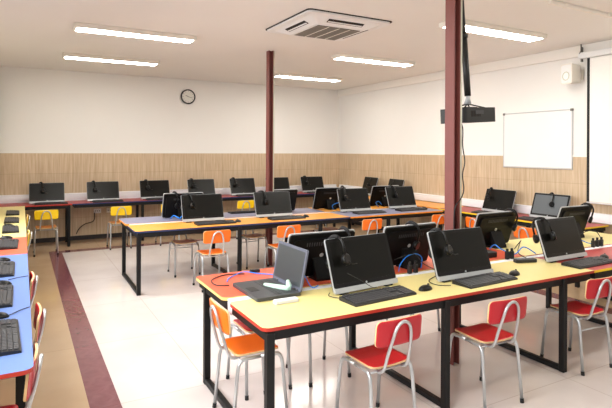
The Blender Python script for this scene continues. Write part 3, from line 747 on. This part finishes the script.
def cable(pts, col, label, r=.004, cat='cable', name='network_cable', group=None):
    g = MB(); g.tube(smooth(pts, 6), r, n=6); return tag(g.build(name, col), label, cat, group)
z = ZT+.006
cable([(1.72, 3.5, z), (1.6, 3.62, z), (1.5, 3.68, z+.01), (1.36, 3.6, z), (1.3, 3.5, z)], 'blue_cable', 'blue cable on the coral top left behind the laptop')
cable([(1.28, 3.2+.2, z), (1.2, 3.45, z), (1.22, 3.6, z), (1.36, 3.7, z), (1.5, 3.66, z)], 'black_cable', 'black cable looping on the coral top beside the laptop', name='power_cable')
g = MB(); g.box((1.60, 3.69, ZT+.012), (.08, .035, .024), bev=.006); tag(g.build('power_adapter', 'kb'), 'black power adapter on the coral top behind the laptop', 'adapter')
cable([(1.66, 3.45, z+.02), (1.7, 3.35, z+.12), (1.74, 3.2, z+.1), (1.77, 3.1, z), (1.83, 3.1, z)], 'blue_cable', 'blue cable dropping between the laptop and the large front computer')
cable([(2.6, 3.16, z), (2.6, 3.14, z+.06), (2.66, 3.13, z+.12), (2.75, 3.13, z+.13), (2.82, 3.14, z+.09), (2.83, 3.16, z)], 'blue_cable', 'blue cable arching behind the computer left of the front maroon column')
cable([(2.55, 3.15, z+.1), (2.7, 3.1, z+.14), (2.78, 3.08, z+.06), (2.85, 2.98, z), (2.62, 2.84, z), (2.58, 2.72, z), (2.66, 2.66, z)], 'black_cable', 'black lead looping in front of the middle yellow-table keyboard', r=.003, name='power_cable')
for i, (x, y) in enumerate(((2.66, 3.1), (2.72, 3.1))):
    g = MB(); g.box((x, y, ZT+.03), (.034, .03, .07), bev=.005)
    g.box((x, y, ZT+.075), (.02, .02, .03), bev=.004); tag(g.build('power_plug', 'kb'), ['left', 'right'][i]+' of two black plugs in the cable duct left of the maroon column', 'plug', 'black plugs in the front duct')
for i, (x, y) in enumerate(((3.78, 3.1), (3.84, 3.1))):
    g = MB(); g.box((x, y, ZT+.03), (.034, .03, .07), bev=.005)
    g.box((x, y, ZT+.075), (.02, .02, .03), bev=.004); tag(g.build('power_plug', 'kb'), ['left', 'right'][i]+' of two black plugs in the duct right of the maroon column', 'plug', 'black plugs in the front duct')
for i, (x, y) in enumerate(((5.02, 3.08), (5.09, 3.08), (5.16, 3.08))):
    g = MB(); g.box((x, y, ZT+.03), (.034, .03, .07), bev=.005)
    g.box((x, y, ZT+.075), (.02, .02, .03), bev=.004); tag(g.build('power_plug', 'kb'), ['left', 'middle', 'right'][i]+' of three black plugs at the right edge of the picture', 'plug', 'black plugs in the front duct')
cable([(3.9, 3.4, z+.02), (3.85, 3.3, z+.08), (3.82, 3.2, z+.06), (3.9, 3.12, z+.02), (4.0, 3.1, z+.08), (4.1, 3.05, z+.02)], 'blue_cable', 'blue cable below the rear-facing computer right of the front maroon column', r=.005)
cable([(4.2, 3.36, z), (4.15, 3.25, z+.1), (4.05, 3.18, z+.1), (3.95, 3.12, z+.03), (3.92, 3.0, z), (3.84, 2.9, z)], 'black_cable', 'black lead trailing from plugs to the rightmost front computer', name='power_cable')
g = MB(); g.box((3.8, 2.93, ZT+.016), (.2, .055, .032), bev=.006, rot=(0, 0, -.3)); tag(g.build('power_adapter', 'kb'), 'black power strip left of the rightmost front computer', 'adapter')
g = MB(); g.box((3.66, 3.3, ZT+.025), (.2, .22, .05), bev=.006); tag(g.build('network_switch', 'kb'), 'flat black box on the coral top right of the front maroon column', 'box')
cable([(4.8, 3.3, z), (4.95, 3.22, z+.06), (5.05, 3.15, z+.02), (5.2, 3.1, z)], 'blue_cable', 'blue cable below the rightmost rear-facing computer', r=.005)
cable([(5.0, 3.3, z), (5.06, 3.2, z+.12), (5.12, 3.12, z+.14), (5.16, 3.09, z+.08)], 'black_cable', 'black lead looping over the plugs at the right edge', name='power_cable')
cable([(4.38, 6.95, z), (4.34, 6.92, z+.07), (4.42, 6.9, z+.11), (4.52, 6.9, z+.1), (4.55, 6.93, z)], 'blue_cable', 'blue cable arching behind the left rear-facing computer of the orange rear top', r=.006)
cable([(5.28, 6.95, z), (5.2, 6.92, z+.07), (5.24, 6.9, z+.1), (5.32, 6.92, z+.04)], 'blue_cable', 'blue cable behind the right rear-facing computer of the orange rear top', r=.006)
cable([(2.0, 7.0, z), (1.93, 6.95, z+.04), (1.88, 6.9, z+.02), (1.82, 6.98, z+.05), (1.8, 7.05, z)], 'blue_cable', 'blue cable behind the leftmost middle-table computers', r=.007)
cable([(1.84, 2.75, z+.16), (1.95, 2.76, z+.1), (2.06, 2.78, z+.035), (2.12, 2.81, z+.02)], 'black_cable', 'headset lead hanging across the large front computer screen', r=.0025, name='headset_cable')
cable([(1.8, 2.9, z), (1.76, 2.84, z), (1.8, 2.76, z), (1.86, 2.72, z)], 'black_cable', 'thin lead looping from the large front computer to its keyboard', r=.003, name='keyboard_cable')
cable([(-.2, 3.3, z), (-.08, 3.36, z), (0, 3.46, z), (.045, 3.5, z)], 'black_cable', 'thin lead across the blue table to its edge, nearest one', r=.003, name='mouse_cable')
cable([(-.08, 4.3, z), (-.02, 4.34, z), (.045, 4.36, z)], 'black_cable', 'thin lead across the blue table to its edge, farther one', r=.003, name='mouse_cable')
# wall sockets
for i, x in enumerate((1.27, 1.5)):
    t = empty('wall_socket', (x, YW-.012, .53)); tag(t, ['white wall socket under the back wall table, left of the pair', 'cream wall socket under the back wall table, right of the pair'][i], 'socket')
    g = MB(); g.box((0, -.008, 0), (.13, .016, .09), bev=.004); p = g.build('plate', 'white_plastic' if i == 0 else 'cream_plastic', t)
    g = MB()
    for k in (-.035, 0, .035): g.tube([(k, -.0165, 0), (k, -.019, 0)], .009, n=10)
    g.build('outlet', 'slot', t)
cable([(1.22, YW-.04, .5), (1.2, YW-.06, .35), (1.05, YW-.07, .3), (.95, YW-.06, .22), (.9, YW-.06, .12)], 'black_cable', 'black lead drooping down the wall from the sockets', r=.008, name='power_cable')
# curtain at the left edge
g = MB(); n_ = 24
pts = [(-.62+.27*i/n_, 10.30+.03*math.sin(i*1.6)) for i in range(n_+1)]
lo = [g.bm.verts.new((x, y, .98)) for x, y in pts]; hi = [g.bm.verts.new((x, y, 2.95)) for x, y in pts]
lo2 = [g.bm.verts.new((x, y+.012, .98)) for x, y in pts]; hi2 = [g.bm.verts.new((x, y+.012, 2.95)) for x, y in pts]
for i in range(n_):
    g.bm.faces.new((lo[i], lo[i+1], hi[i+1], hi[i])); g.bm.faces.new((lo2[i+1], lo2[i], hi2[i], hi2[i+1]))
    g.bm.faces.new((hi[i], hi[i+1], hi2[i+1], hi2[i])); g.bm.faces.new((lo[i+1], lo[i], lo2[i], lo2[i+1]))
for i in (0, n_): g.bm.faces.new((lo[i], hi[i], hi2[i], lo2[i]))
tag(g.build('curtain', 'curtain'), 'sliver of greenish curtain in the back left corner', 'curtain')
